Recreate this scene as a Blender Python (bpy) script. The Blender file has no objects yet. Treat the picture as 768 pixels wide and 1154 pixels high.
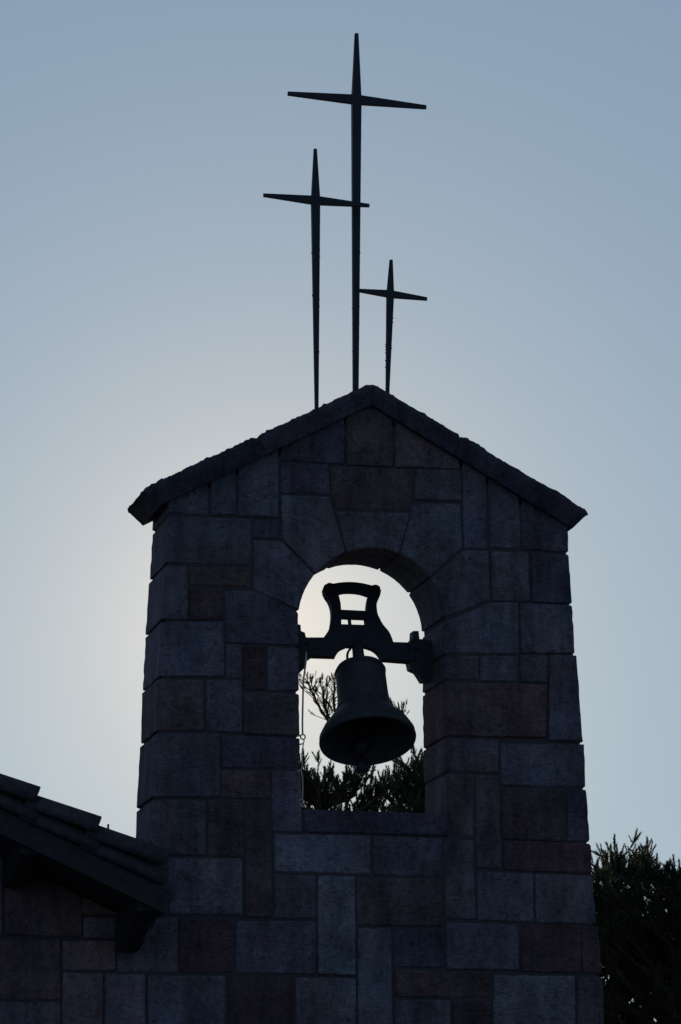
import bpy, math, random
import numpy as np
from mathutils import Vector, Matrix, noise
from mathutils.geometry import tessellate_polygon

R = math.radians
scene = bpy.context.scene
col = scene.collection
rnd = random.Random(7)

# ---------------------------------------------------------------- camera model (focal length and pose measured from the vanishing points)
F = 3636.0; PCX, PCY = 384.0, 577.0
YAW, PITCH, EYE, DIST = R(13.5), R(12.7), 1.62, 20.2
BEAR = YAW + math.atan(30.0 / F)
CAM = Vector((-DIST * math.sin(BEAR), -DIST * math.cos(BEAR), EYE))
FWD = Vector((math.sin(YAW) * math.cos(PITCH), math.cos(YAW) * math.cos(PITCH), math.sin(PITCH)))
RGT = Vector((math.cos(YAW), -math.sin(YAW), 0))
UPV = RGT.cross(FWD)

def ray(px, py):
    return (FWD * F + RGT * (px - PCX) - UPV * (py - PCY)).normalized()

def P(px, py, Y=0.0):
    """point of the vertical plane Y = const that the photograph shows at (px, py)"""
    d = ray(px, py); t = (Y - CAM.y) / d.y
    return CAM + d * t

def PP(px, py, org, nrm):
    d = ray(px, py); t = (org - CAM).dot(nrm) / d.dot(nrm)
    return CAM + d * t

# ---------------------------------------------------------------- object helpers
def tag(o, label=None, cat=None, group=None, kind=None):
    if label: o['label'] = label
    if cat: o['category'] = cat
    if group: o['group'] = group
    if kind: o['kind'] = kind
    return o

def empty(name, loc, rz=0.0):
    o = bpy.data.objects.new(name, None); col.objects.link(o)
    o.location = loc; o.rotation_euler = (0, 0, rz)
    return o

class MB:
    def __init__(s): s.v = []; s.f = []; s.c = []; s.sm = []
    def add(s, vs, fs, c=(0.5, 0.5, 0.5), smooth=False):
        o = len(s.v); s.v += [tuple(v) for v in vs]
        for f in fs:
            s.f.append(tuple(o + i for i in f)); s.c.append(c); s.sm.append(smooth)
    def build(s, name, mat, parent=None):
        me = bpy.data.meshes.new(name)
        inv = parent_inv(parent)
        vs = [tuple(inv @ Vector(v)) for v in s.v] if parent else s.v
        me.from_pydata(vs, [], s.f)
        me.materials.append(mat)
        at = me.attributes.new('tone', 'FLOAT_COLOR', 'FACE')
        at.data.foreach_set('color', np.array([(c[0], c[1], c[2], 1) for c in s.c], dtype=np.float32).ravel())
        me.polygons.foreach_set('use_smooth', s.sm)
        me.update()
        o = bpy.data.objects.new(name, me); col.objects.link(o)
        if parent: o.parent = parent
        return o

def parent_inv(p):
    if p is None: return Matrix()
    m = Matrix.Translation(p.location) @ p.rotation_euler.to_matrix().to_4x4()
    if p.parent: m = Matrix.Translation(p.parent.location) @ p.parent.rotation_euler.to_matrix().to_4x4() @ m
    return m.inverted()

def area2(poly):
    return sum(poly[i][0] * poly[(i + 1) % len(poly)][1] - poly[(i + 1) % len(poly)][0] * poly[i][1] for i in range(len(poly)))

def offset_poly(poly, d):
    """inset of a counter-clockwise polygon by d"""
    n = len(poly); out = []
    for i in range(n):
        a = Vector(poly[i - 1]); b = Vector(poly[i]); c = Vector(poly[(i + 1) % n])
        e1 = (b - a); e2 = (c - b)
        if e1.length < 1e-6 or e2.length < 1e-6: out.append(tuple(b)); continue
        e1.normalize(); e2.normalize()
        n1 = Vector((-e1.y, e1.x)); n2 = Vector((-e2.y, e2.x))
        m = (n1 + n2)
        if m.length < 1e-4: m = n1.copy()
        m.normalize()
        k = max(0.45, m.dot(n1))
        out.append(tuple(b + m * (d / k)))
    return out

def resample(poly, step, jit, r):
    """chopped corners and slightly wandering edges"""
    n = len(poly); out = []
    for i in range(n):
        a = Vector(poly[i]); b = Vector(poly[(i + 1) % n]); L = (b - a).length
        if L < 1e-5: continue
        d = (b - a) / L; q = Vector((-d.y, d.x))
        c = min(0.004 + 0.008 * r.random(), L * 0.25)
        m = max(1, int((L - 2 * c) / step))
        for k in range(m + 1):
            t = c + (L - 2 * c) * k / m
            j = jit * (r.random() * 2 - 1) * (1.0 if 0 < k < m else 0.4)
            out.append(tuple(a + d * t + q * j))
    return out

def stone(mb, poly, y0, y1, c, r, bev=0.009, jit=0.0024, step=0.040, inset=-0.0015):
    """one dressed block: an XZ outline carried from y0 (front) to y1 (back), arrises rounded"""
    p = [tuple(q) for q in poly]
    if area2(p) < 0: p.reverse()
    p = offset_poly(p, inset)
    p = resample(p, step, jit, r)
    cx_ = sum(q[0] for q in p) / len(p); cz_ = sum(q[1] for q in p) / len(p)
    ta, tb_ = r.gauss(0, .012), r.gauss(0, .018)
    p1 = offset_poly(p, bev * 0.35); p2 = offset_poly(p, bev)
    n = len(p)
    rings = [(p2, y0), (p1, y0 + bev * 0.35), (p, y0 + bev), (p, y0 + (y1 - y0) * 0.5), (p, y1 - bev), (p2, y1)]
    vs = []
    for k, (pp, yy) in enumerate(rings):
        for (x, z) in pp:
            w = 0.0018 if 0 < k < 5 else 0.0
            tl = (ta * (x - cx_) + tb_ * (z - cz_)) if k < 2 else 0
            tl = max(-.005, min(.005, tl))
            vs.append((x + w * (r.random() - .5), yy + tl, z + w * (r.random() - .5)))
    fs = []
    for k in range(len(rings) - 1):
        for i in range(n):
            j = (i + 1) % n
            fs.append((k * n + i, k * n + j, (k + 1) * n + j, (k + 1) * n + i))
    # faces of the block, with a shallow dressed relief
    for base, yy, flip in ((0, y0, False), ((len(rings) - 1) * n, y1, True)):
        tri = tessellate_polygon([[Vector((x, z, 0)) for (x, z) in p2]])
        for t in tri:
            t = tuple(base + i for i in t)
            fs.append(t if not flip else t[::-1])
    mb.add(vs, fs, c)

def prism(mb, poly3, off, c=(.5, .5, .5), smooth=False):
    """planar polygon of 3D points carried along off"""
    n = len(poly3)
    vs = [Vector(p) for p in poly3] + [Vector(p) + off for p in poly3]
    nrm = off.normalized()
    ux = (vs[1] - vs[0]); ux = (ux - nrm * ux.dot(nrm)).normalized(); uy = nrm.cross(ux)
    pl = [Vector((p.dot(ux), p.dot(uy), 0)) for p in vs[:n]]
    tri = tessellate_polygon([pl])
    fs = [tuple(t) for t in tri] + [tuple(n + i for i in t)[::-1] for t in tri]
    for i in range(n):
        j = (i + 1) % n
        fs.append((i, j, n + j, n + i))
    mb.add(vs, fs, c, smooth)

def tube(mb, pts, rad, seg=10, c=(.5, .5, .5), cap=True, smooth=True):
    pts = [Vector(p) for p in pts]; n = len(pts)
    if not isinstance(rad, (list, tuple)): rad = [rad] * n
    vs = []; up = None
    for i, p in enumerate(pts):
        d = (pts[min(i + 1, n - 1)] - pts[max(i - 1, 0)]).normalized()
        if up is None:
            up = Vector((0, 0, 1)) if abs(d.z) < .9 else Vector((1, 0, 0))
        a = d.cross(up)
        if a.length < 1e-4: a = d.cross(Vector((0, 1, 0)))
        a.normalize(); b = a.cross(d).normalized(); up = b
        for k in range(seg):
            t = 2 * math.pi * k / seg
            vs.append(p + (a * math.cos(t) + b * math.sin(t)) * rad[i])
    fs = []
    for i in range(n - 1):
        for k in range(seg):
            l = (k + 1) % seg
            fs.append((i * seg + k, i * seg + l, (i + 1) * seg + l, (i + 1) * seg + k))
    if cap:
        fs.append(tuple(range(seg))[::-1]); fs.append(tuple((n - 1) * seg + k for k in range(seg)))
    mb.add(vs, fs, c, smooth)

def box(mb, lo, hi, c=(.5, .5, .5), M=None):
    x0, y0, z0 = lo; x1, y1, z1 = hi
    vs = [Vector(v) for v in ((x0,y0,z0),(x1,y0,z0),(x1,y1,z0),(x0,y1,z0),(x0,y0,z1),(x1,y0,z1),(x1,y1,z1),(x0,y1,z1))]
    if M: vs = [M @ v for v in vs]
    mb.add(vs, [(0,3,2,1),(4,5,6,7),(0,1,5,4),(1,2,6,5),(2,3,7,6),(3,0,4,7)], c)

# ---------------------------------------------------------------- materials
def new_mat(name):
    m = bpy.data.materials.new(name); m.use_nodes = True
    nt = m.node_tree; b = nt.nodes['Principled BSDF']
    return m, nt, b

def N(nt, t, **kw):
    n = nt.nodes.new(t)
    for k, v in kw.items():
        if k in n.inputs.keys(): n.inputs[k].default_value = v
        else: setattr(n, k, v)
    return n

def mix(nt, blend, fac, a, b):
    n = nt.nodes.new('ShaderNodeMix'); n.data_type = 'RGBA'; n.blend_type = blend
    for s, v in ((0, fac), (6, a), (7, b)):
        if hasattr(v, 'links'): nt.links.new(v, n.inputs[s])
        else: n.inputs[s].default_value = v
    return n.outputs[2]

def ramp(nt, src, stops):
    r = nt.nodes.new('ShaderNodeValToRGB'); nt.links.new(src, r.inputs[0])
    e = r.color_ramp.elements
    while len(e) < len(stops): e.new(0.5)
    for i, (p, c) in enumerate(stops):
        e[i].position = p; e[i].color = (c, c, c, 1) if not isinstance(c, tuple) else (*c, 1)
    return r.outputs[0]

def stone_mat(name, lich=0.5, gain=1.0):
    m, nt, b = new_mat(name); L = nt.links.new
    tc = N(nt, 'ShaderNodeTexCoord')
    at = N(nt, 'ShaderNodeAttribute', attribute_name='tone')
    big = N(nt, 'ShaderNodeTexNoise', Scale=5.0, Detail=6.0, Roughness=0.6)
    mid = N(nt, 'ShaderNodeTexNoise', Scale=26.0, Detail=7.0, Roughness=0.7)
    fine = N(nt, 'ShaderNodeTexNoise', Scale=120.0, Detail=4.0, Roughness=0.7)
    vor = N(nt, 'ShaderNodeTexVoronoi', Scale=55.0)
    mp = N(nt, 'ShaderNodeMapping'); mp.inputs['Rotation'].default_value = (0, R(12), 0); mp.inputs['Scale'].default_value = (22, 22, 70)
    str_ = N(nt, 'ShaderNodeTexNoise', Scale=1.0, Detail=5.0, Roughness=0.6)
    for n in (big, mid, fine, vor): L(tc.outputs['Object'], n.inputs['Vector'])
    L(tc.outputs['Object'], mp.inputs['Vector']); L(mp.outputs[0], str_.inputs['Vector'])
    k1 = ramp(nt, big.outputs[0], [(0.3, 0.62), (0.55, 1.0), (0.75, 1.3)])
    c = mix(nt, 'MULTIPLY', 1.0, at.outputs['Color'], k1)
    k2 = ramp(nt, mid.outputs[0], [(0.34, 0.42), (0.46, 0.92), (0.60, 1.08), (0.72, 1.6)])
    c = mix(nt, 'MULTIPLY', 0.85, c, k2)
    k3 = ramp(nt, fine.outputs[0], [(0.38, 0.40), (0.48, 0.97), (0.60, 1.2), (0.68, 1.7)])
    c = mix(nt, 'MULTIPLY', 0.7, c, k3)
    mr = N(nt, 'ShaderNodeMapping'); mr.inputs['Scale'].default_value = (9, 9, 1.3); L(tc.outputs['Object'], mr.inputs['Vector'])
    rn = N(nt, 'ShaderNodeTexNoise', Scale=1.0, Detail=5.0, Roughness=0.6); L(mr.outputs[0], rn.inputs['Vector'])
    c = mix(nt, 'MULTIPLY', 1.0, c, ramp(nt, rn.outputs[0], [(0.32, 0.66), (0.5, 0.98), (0.68, 1.2)]))
    pn = N(nt, 'ShaderNodeTexNoise', Scale=2.6, Detail=3.0); L(tc.outputs['Object'], pn.inputs['Vector'])
    c = mix(nt, 'MULTIPLY', 1.0, c, ramp(nt, pn.outputs[0], [(0.38, (0.93, 0.99, 1.04)), (0.62, (1.10, 0.98, 0.94))]))
    # lichen: a few pale spots
    ls = N(nt, 'ShaderNodeTexNoise', Scale=60.0, Detail=2.0); L(tc.outputs['Object'], ls.inputs['Vector'])
    lm = ramp(nt, ls.outputs[0], [(0.70, 0.0), (0.75, 1.0)])
    lf = N(nt, 'ShaderNodeMath', operation='MULTIPLY'); L(lm, lf.inputs[0]); lf.inputs[1].default_value = lich
    c = mix(nt, 'MIX', lf.outputs[0], c, (0.30 * gain, 0.31 * gain, 0.27 * gain, 1))
    L(c, b.inputs['Base Color'])
    b.inputs['Roughness'].default_value = 0.9; b.inputs['Specular IOR Level'].default_value = 0.25
    s1 = N(nt, 'ShaderNodeMath', operation='ADD'); L(mid.outputs[0], s1.inputs[0]); L(str_.outputs[0], s1.inputs[1])
    pit = ramp(nt, vor.outputs['Distance'], [(0.0, 0.0), (0.22, 1.0)])
    s2 = N(nt, 'ShaderNodeMath', operation='MULTIPLY_ADD'); L(fine.outputs[0], s2.inputs[0]); s2.inputs[1].default_value = 0.5; L(s1.outputs[0], s2.inputs[2])
    s3 = N(nt, 'ShaderNodeMath', operation='MULTIPLY_ADD'); L(pit, s3.inputs[0]); s3.inputs[1].default_value = 0.25; L(s2.outputs[0], s3.inputs[2])
    s4 = N(nt, 'ShaderNodeMath', operation='MULTIPLY_ADD'); L(big.outputs[0], s4.inputs[0]); s4.inputs[1].default_value = 2.2; L(s3.outputs[0], s4.inputs[2]); s3 = s4
    bp = N(nt, 'ShaderNodeBump', Strength=1.0, Distance=0.022); L(s3.outputs[0], bp.inputs['Height']); L(bp.outputs[0], b.inputs['Normal'])
    return m

def plain_mat(name, rgb, rough=0.7, metal=0.0, nscale=20.0, var=0.35, bump=0.3, bdist=0.003, spec=0.4, tone=False):
    m, nt, b = new_mat(name); L = nt.links.new
    tc = N(nt, 'ShaderNodeTexCoord')
    n1 = N(nt, 'ShaderNodeTexNoise', Scale=nscale, Detail=6.0, Roughness=0.65); L(tc.outputs['Object'], n1.inputs['Vector'])
    k = ramp(nt, n1.outputs[0], [(0.3, 1 - var), (0.7, 1 + var)])
    if tone:
        at = N(nt, 'ShaderNodeAttribute', attribute_name='tone')
        c = mix(nt, 'MULTIPLY', 1.0, at.outputs['Color'], k)
    else:
        c = mix(nt, 'MULTIPLY', 1.0, (*rgb, 1), k)
    L(c, b.inputs['Base Color'])
    b.inputs['Roughness'].default_value = rough; b.inputs['Metallic'].default_value = metal
    b.inputs['Specular IOR Level'].default_value = spec
    bp = N(nt, 'ShaderNodeBump', Strength=bump, Distance=bdist); L(n1.outputs[0], bp.inputs['Height']); L(bp.outputs[0], b.inputs['Normal'])
    return m

M_STONE = stone_mat('stone_ashlar', 0.25)
M_COPING = stone_mat('stone_coping_lichen', 0.3)
M_MORTAR = plain_mat('mortar', (0.068, 0.063, 0.078), 0.95, nscale=60, bump=0.8, bdist=0.006)
M_IRON = plain_mat('black_painted_iron', (0.017, 0.019, 0.038), 0.55, 0.0, nscale=60, bump=0.4, bdist=0.0015)
M_BRONZE = plain_mat('weathered_bronze', (0.040, 0.042, 0.056), 0.65, 0.2, nscale=14, bump=0.25, bdist=0.002)
M_YOKE = plain_mat('dark_cast_iron', (0.024, 0.025, 0.040), 0.65, 0.1, nscale=40, bump=0.5, bdist=0.002)
M_TILE = plain_mat('clay_tile', (0.10, 0.06, 0.045), 0.85, 0.0, nscale=18, var=0.5, bump=0.6, bdist=0.006, tone=True)
M_WOOD = plain_mat('dark_stained_wood', (0.030, 0.026, 0.036), 0.8, nscale=30, bump=0.6, bdist=0.004)
M_ROPE = plain_mat('pale_cable', (0.62, 0.52, 0.48), 0.5, nscale=80, bump=0.3, bdist=0.001)
M_BARK = plain_mat('pine_bark', (0.07, 0.05, 0.035), 0.95, nscale=16, bump=1.0, bdist=0.02)

def leaf_mat():
    m, nt, b = new_mat('pine_needles'); L = nt.links.new
    at = N(nt, 'ShaderNodeAttribute', attribute_name='tone')
    L(at.outputs['Color'], b.inputs['Base Color']); b.inputs['Roughness'].default_value = 0.6
    b.inputs['Specular IOR Level'].default_value = 0.25
    tr = N(nt, 'ShaderNodeBsdfTranslucent'); L(at.outputs['Color'], tr.inputs['Color'])
    mx = N(nt, 'ShaderNodeMixShader'); mx.inputs[0].default_value = 0.45
    L(b.outputs[0], mx.inputs[1]); L(tr.outputs[0], mx.inputs[2])
    L(mx.outputs[0], nt.nodes['Material Output'].inputs['Surface'])
    return m
M_LEAF = leaf_mat()

def ground_mat():
    m, nt, b = new_mat('dry_grass_and_gravel'); L = nt.links.new
    tc = N(nt, 'ShaderNodeTexCoord')
    n1 = N(nt, 'ShaderNodeTexNoise', Scale=0.35, Detail=8.0, Roughness=0.65); L(tc.outputs['Object'], n1.inputs['Vector'])
    n2 = N(nt, 'ShaderNodeTexNoise', Scale=30.0, Detail=6.0); L(tc.outputs['Object'], n2.inputs['Vector'])
    a = ramp(nt, n1.outputs[0], [(0.35, (0.045, 0.06, 0.025)), (0.6, (0.12, 0.10, 0.07))])
    k = ramp(nt, n2.outputs[0], [(0.3, 0.6), (0.7, 1.3)])
    L(mix(nt, 'MULTIPLY', 1.0, a, k), b.inputs['Base Color']); b.inputs['Roughness'].default_value = 0.95
    bp = N(nt, 'ShaderNodeBump', Strength=0.8, Distance=0.03); L(n2.outputs[0], bp.inputs['Height']); L(bp.outputs[0], b.inputs['Normal'])
    return m

# ---------------------------------------------------------------- stone colours (real surface colours)
G = 1.24
def tone(k):
    base = {'n': (0.150, 0.152, 0.198), 'l': (0.192, 0.198, 0.245), 'd': (0.105, 0.102, 0.148), 'b': (0.135, 0.110, 0.120),
            'r': (0.145, 0.102, 0.112), 'R': (0.118, 0.078, 0.092), 'g': (0.140, 0.152, 0.190), 'p': (0.165, 0.138, 0.165)}[k]
    j = 0.88 + 0.24 * rnd.random()
    return tuple(G * v * j * q * (0.97 + 0.06 * rnd.random()) for v, q in zip(base, (1.05, .96, 1.02)))

T = 0.56      # thickness of the gable wall
BOT = 1190    # the pixel row to which the lowest measured course is carried
# outline of each block of the front, read off the photograph in its own pixels (x, y), on the plane Y = 0
FRONT = [
 ('d', [(317,494),(388,465),(388,523),(317,518)]),
 ('b', [(391,464),(419,452),(443,464),(443,526),(391,524)]),
 ('p', [(446,466),(516,507),(519,528),(446,526)]),
 ('d', [(317,521),(370,524),(372,557),(317,555)]),
 ('b', [(373,525),(466,529),(464,564),(462,575),(380,574),(374,557)]),
 ('n', [(469,529),(519,530),(520,564),(468,563)]),
 ('n', [(522,513),(548,529),(549,618),(524,617),(522,566)]),
 ('g', [(551,531),(585,554),(587,618),(552,617)]),
 ('d', [(589,557),(640,590),(641,622),(589,619)]),
 ('n', [(269,515),(314,496),(314,583),(269,581)]),
 ('g', [(238,530),(266,518),(267,580),(238,580)]),
 ('n', [(190,560),(235,540),(235,580),(190,578)]),
 ('n', [(190,582),(283,585),(283,636),(187,634)]),
 ('d', [(286,586),(314,586),(314,606),(286,606)]),
 ('n', [(186,638),(211,638),(212,698),(182,698)]),
 ('b', [(214,639),(283,640),(283,661),(214,659)]),
 ('R', [(214,662),(252,663),(252,698),(214,698)]),
 ('n', [(182,701),(252,701),(253,762),(179,762)]),
 ('n', [(255,726),(273,726),(273,764),(255,763)]),
 ('R', [(275,727),(299,728),(299,777),(275,777)]),
 ('n', [(302,729),(337,731),(337,778),(302,778)]),
 ('p', [(178,765),(230,766),(230,823),(177,823)]),
 ('n', [(233,766),(273,767),(273,825),(233,824)]),
 ('b', [(275,780),(337,782),(338,829),(275,827)]),
 ('g', [(176,827),(248,827),(248,898),(172,898)]),
 ('d', [(250,829),(338,832),(338,866),(250,865)]),
 ('b', [(250,868),(305,869),(305,900),(250,899)]),
 ('n', [(307,869),(339,869),(341,937),(308,936)]),
 ('n', [(172,902),(232,902),(232,963),(169,963)]),
 ('b', [(235,902),(274,902),(274,965),(235,964)]),
 ('b', [(277,902),(305,903),(307,1033),(277,1033)]),
 ('p', [(504.5,872),(534,873),(534,942),(508.5,941),(508,920),(505,911)]),
 ('p', [(537,873),(563,874),(566,979),(538,978)]),
 ('l', [(310,940),(418,942),(418,985),(310,982)]),
 ('n', [(421,942),(498,945),(497,988),(421,986)]),
 ('n', [(501,946),(534,947),(536,1036),(503,1035)]),
 ('n', [(310,985),(356,987),(356,1035),(310,1035)]),
 ('l', [(359,987),(400,988),(401,1099),(359,1098)]),
 ('b', [(403,989),(497,991),(499,1044),(403,1042)]),
 ('l', [(190,967),(273,968),(274,1031),(191,1030)]),
 ('R', [(203,1036),(264,1037),(263,1096),(203,1096)]),
 ('n', [(267,1038),(356,1039),(356,1098),(266,1096)]),
 ('n', [(133,1034),(200,1034),(200,1095),(133,1095)]),
 ('n', [(167,1099),(254,1100),(254,BOT),(167,BOT)]),
 ('R', [(257,1100),(331,1101),(331,BOT),(257,BOT)]),
 ('l', [(334,1102),(401,1103),(401,BOT),(334,BOT)]),
 ('l', [(404,1046),(441,1047),(443,BOT),(404,BOT)]),
 ('d', [(444,1048),(499,1049),(500,1090),(445,1089)]),
 ('r', [(445,1093),(554,1096),(554,1125),(446,1123)]),
 ('n', [(446,1127),(508,1128),(508,BOT),(446,BOT)]),
 ('R', [(511,1129),(554,1129),(554,BOT),(511,BOT)]),
 ('n', [(539,983),(601,984),(602,1039),(539,1037)]),
 ('n', [(604,985),(668,987),(672,1041),(605,1040)]),
 ('R', [(568,948),(666,951),(667,984),(568,980)]),
 ('b', [(566,888),(636,889),(637,948),(566,945)]),
 ('d', [(639,890),(661,890),(665,948),(640,948)]),
 ('n', [(565,838),(659,839),(660,887),(565,885)]),
 ('p', [(503,832),(562,834),(562,871),(504,869)]),
 ('r', [(502,769),(617,771),(616,831),(503,829)]),
 ('n', [(620,738),(650,739),(657,836),(619,834)]),
 ('n', [(587,738),(618,739),(617,769),(587,768)]),
 ('n', [(542,739),(584,740),(584,768),(542,767)]),
 ('p', [(501,739),(540,739),(540,766),(502,765)]),
 ('n', [(587,680),(645,682),(648,736),(588,736)]),
 ('g', [(554,621),(596,623),(597,677),(555,677)]),
 ('d', [(599,623),(641,625),(645,680),(600,678)]),
 ('n', [(503,1040),(585,1042),(585,1093),(504,1092)]),
 ('R', [(588,1042),(655,1043),(655,1096),(588,1095)]),
 ('R', [(657,1044),(674,1044),(678,1097),(657,1096)]),
 ('l', [(557,1099),(648,1100),(649,BOT),(557,BOT)]),
 ('p', [(651,1101),(679,1101),(683,BOT),(652,BOT)]),
]
# voussoirs; the inner edge follows the arch
ARC_C, ARC_R = (418.5, 699.5), 82.5
def arc(a0, a1, n):
    return [(ARC_C[0] + ARC_R * math.cos(R(a0 + (a1 - a0) * i / n)), ARC_C[1] - ARC_R * math.sin(R(a0 + (a1 - a0) * i / n))) for i in range(n + 1)]
ARCH = [
 ('n', [(380,577),(462,578)] + arc(67.5, 109.2, 7)),
 ('g', [(317,558),(371,560)] + arc(110.8, 139.2, 5) + [(319,608)]),
 ('n', [(287,609),(318,610)] + arc(140.8, 171.5, 5) + [(287,664)]),
 ('n', [(255,666),(287,666)] + arc(173.5, 180, 1) + [(337,727),(255,724)]),
 ('g', [(466,567),(519,568),(521,617)] + arc(36.5, 66.0, 5)),
 ('n', [(523,620),(551,621),(553,676)] + arc(3.2, 35.2, 5)),
 ('n', [(554,679),(584,678),(585,736),(501,736)] + [(501, 702)]),
]
WALL_CHAPEL = [
 ('p', [(-60,925),(4,950),(4,988),(-60,986)]), ('b', [(6,990),(92,992),(93,1055),(6,1053)]), ('n', [(-60,990),(3,990),(3,1053),(-60,1052)]),
 ('p', [(7,950),(90,950),(92,989),(7,987)]), ('b', [(93,960),(164,985),(163,1031),(94,1030)]),
 ('n', [(95,1034),(130,1034),(130,1057),(95,1056)]),
 ('b', [(-40,1057),(68,1059),(68,1126),(-40,1125)]), ('p', [(71,1060),(130,1061),(130,1094),(71,1092)]),
 ('p', [(71,1096),(116,1097),(116,BOT),(71,BOT)]), ('n', [(119,1098),(164,1098),(164,BOT),(119,BOT)]),
 ('n', [(-40,1129),(68,1130),(68,BOT),(-40,BOT)]), ('n', [(-120,1057),(-43,1057),(-43,BOT),(-120,BOT)]),
]
def wall2(p): q = P(p[0], p[1]); return (q.x, q.z)

# ================================================================ bell gable
gable = empty('bell_gable', (0, T / 2, 0))
tag(gable, 'tall pointed bell gable of dark squared stone blocks with an arched opening', 'bell tower')
mb = MB()
for k, poly in FRONT:
    w = [wall2(p) for p in poly]
    y0 = rnd.uniform(-0.004, 0.004)
    stone(mb, w, y0, T + rnd.uniform(-0.004, 0.004), tone(k), rnd)
# the courses that go on down below the picture, to the ground
zb = P(400, BOT + 3).z
xl = lambda z: P(173, 900).x + (P(173, 900).x - P(190, 585).x) / (P(173, 900).z - P(190, 585).z) * (z - P(173, 900).z)
xr = lambda z: P(681, 1154).x + (P(681, 1154).x - P(647, 737).x) / (P(681, 1154).z - P(647, 737).z) * (z - P(681, 1154).z)
z = zb
while z > 0.02:
    h = min(rnd.uniform(0.22, 0.36), z)
    if z - h < 0.12: h = z
    x = xl(z); X1 = xr(z)
    while x < X1 - 0.05:
        w = rnd.uniform(0.28, 0.62)
        if X1 - (x + w) < 0.25: w = X1 - x
        last = abs(x + w - X1) < 1e-6
        dx = (xr(z - h) - X1) if last else 0
        dl = (xl(z - h) - xl(z)) if abs(x - xl(z)) < 1e-6 else 0
        stone(mb, [(x + 0.007, z - 0.007), (x + w - 0.007, z - 0.007), (x + w - 0.007 + dx, z - h + 0.007), (x + 0.007 + dl, z - h + 0.007)], rnd.uniform(-.004, .004), T, tone(rnd.choice('nnnplbR')), rnd)
        x += w
    z -= h
blocks = mb.build('wall', M_STONE, gable)
# mortar bed: the same outline, set back behind the block faces, with the opening cut through
out = [P(419, 462), P(190, 568), P(187, 635), P(177, 824), P(172, 900)]
out = [(p.x, p.z) for p in out] + [(xl(0) , 0.0), (xr(0), 0.0)] + [wall2(p) for p in ((681,1154),(667,984),(657,836),(645,682),(640,598))]
if area2(out) < 0: out.reverse()
out = offset_poly(out, 0.016)
hole = [wall2(p) for p in [(339, 912), (337, 831), (336, 700)] + arc(180, 0, 18)[1:] + [(501, 739), (503, 832), (505, 918)]]
if area2(hole) < 0: hole.reverse()
hole = offset_poly(hole, -0.014)
loops = [[Vector((x, z, 0)) for x, z in out], [Vector((x, z, 0)) for x, z in hole]]
tri = tessellate_polygon(loops)
allp = out + hole; n = len(allp)
vs = [(x, 0.012, z) for x, z in allp] + [(x, T - 0.012, z) for x, z in allp]
fs = [tuple(t) for t in tri] + [tuple(n + i for i in t)[::-1] for t in tri]
for lo, hi in ((0, len(out)), (len(out), n)):
    for i in range(lo, hi):
        j = i + 1 if i + 1 < hi else lo
        fs.append((i, j, n + j, n + i))
mc = MB(); mc.add(vs, fs, (0.12, 0.11, 0.1)); mc.build('mortar', M_MORTAR, blocks)

mb = MB()
for k, poly in ARCH:
    stone(mb, [wall2(p) for p in poly], rnd.uniform(-0.003, 0.003), T + rnd.uniform(-0.003, 0.003), tone(k), rnd, step=0.07, jit=0.001)
mb.build('arch', M_STONE, gable)
mb = MB()
stone(mb, [wall2(p) for p in [(343,912),(505,918),(505,942),(343,937)]], -0.006, T + 0.006, tone('d'), rnd)
mb.build('sill', M_STONE, gable)

# coping: slabs with a rough lichen-grown upper side
def coping_slab(mb, tl, tr, br, bl, y0, y1, c, seed):
    """four front corners (x,z): top-left, top-right, bottom-right, bottom-left"""
    tl, tr, br, bl = map(Vector, (tl, tr, br, bl))
    nu = max(4, int((tr - tl).length / 0.016)); nv = 30; nw = 5
    def pt(u, v, w):
        top = tl.lerp(tr, u); bot = bl.lerp(br, u); q = bot.lerp(top, w)
        y = y0 + (y1 - y0) * v
        # worn arrises
        e = min(u, 1 - u) * (tr - tl).length
        rd = 0.026
        cx = max(0, rd - e); cv = max(0, rd - min(v, 1 - v) * (y1 - y0)); cw = max(0, rd * 1.2 - (1 - w) * 0.11)
        nrm = (tr - tl).normalized(); nn = Vector((-nrm.y, nrm.x))
        a = noise.noise(Vector((q.x * 9 + seed, y * 9, q.y * 9)))
        b2 = noise.noise(Vector((q.x * 38 + seed, y * 38, q.y * 38)))
        d = (0.004 * a + 0.004 * b2) * w + 0.011 * max(0, b2 - 0.10) * w + 0.012 * max(0, noise.noise(Vector((q.x * 5, y * 5, seed)))) * w
        q2 = q + nn * (d - 0.5 * cw * (cv + cx) / rd)
        yy = y + (0.5 * cw * (1 if v < .5 else -1) * (cv / rd)) + 0.004 * a * (1 if v < .5 else -1) * (cv / rd)
        return (q2.x, yy, q2.y)
    idx = {}; vs = []; fs = []
    def vid(i, j, k):
        key = (i, j, k)
        if key not in idx: idx[key] = len(vs); vs.append(pt(i / nu, j / nv, k / nw))
        return idx[key]
    for i in range(nu):
        for j in range(nv):
            fs.append((vid(i,j,nw), vid(i+1,j,nw), vid(i+1,j+1,nw), vid(i,j+1,nw)))
            fs.append((vid(i,j,0), vid(i,j+1,0), vid(i+1,j+1,0), vid(i+1,j,0)))
        for k in range(nw):
            fs.append((vid(i,0,k), vid(i+1,0,k), vid(i+1,0,k+1), vid(i,0,k+1)))
            fs.append((vid(i,nv,k), vid(i,nv,k+1), vid(i+1,nv,k+1), vid(i+1,nv,k)))
    for j in range(nv):
        for k in range(nw):
            fs.append((vid(0,j,k), vid(0,j,k+1), vid(0,j+1,k+1), vid(0,j+1,k)))
            fs.append((vid(nu,j,k), vid(nu,j+1,k), vid(nu,j+1,k+1), vid(nu,j,k+1)))
    mb.add(vs, fs, c)
CY0, CY1 = -0.035, T + 0.035
mb = MB()
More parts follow.
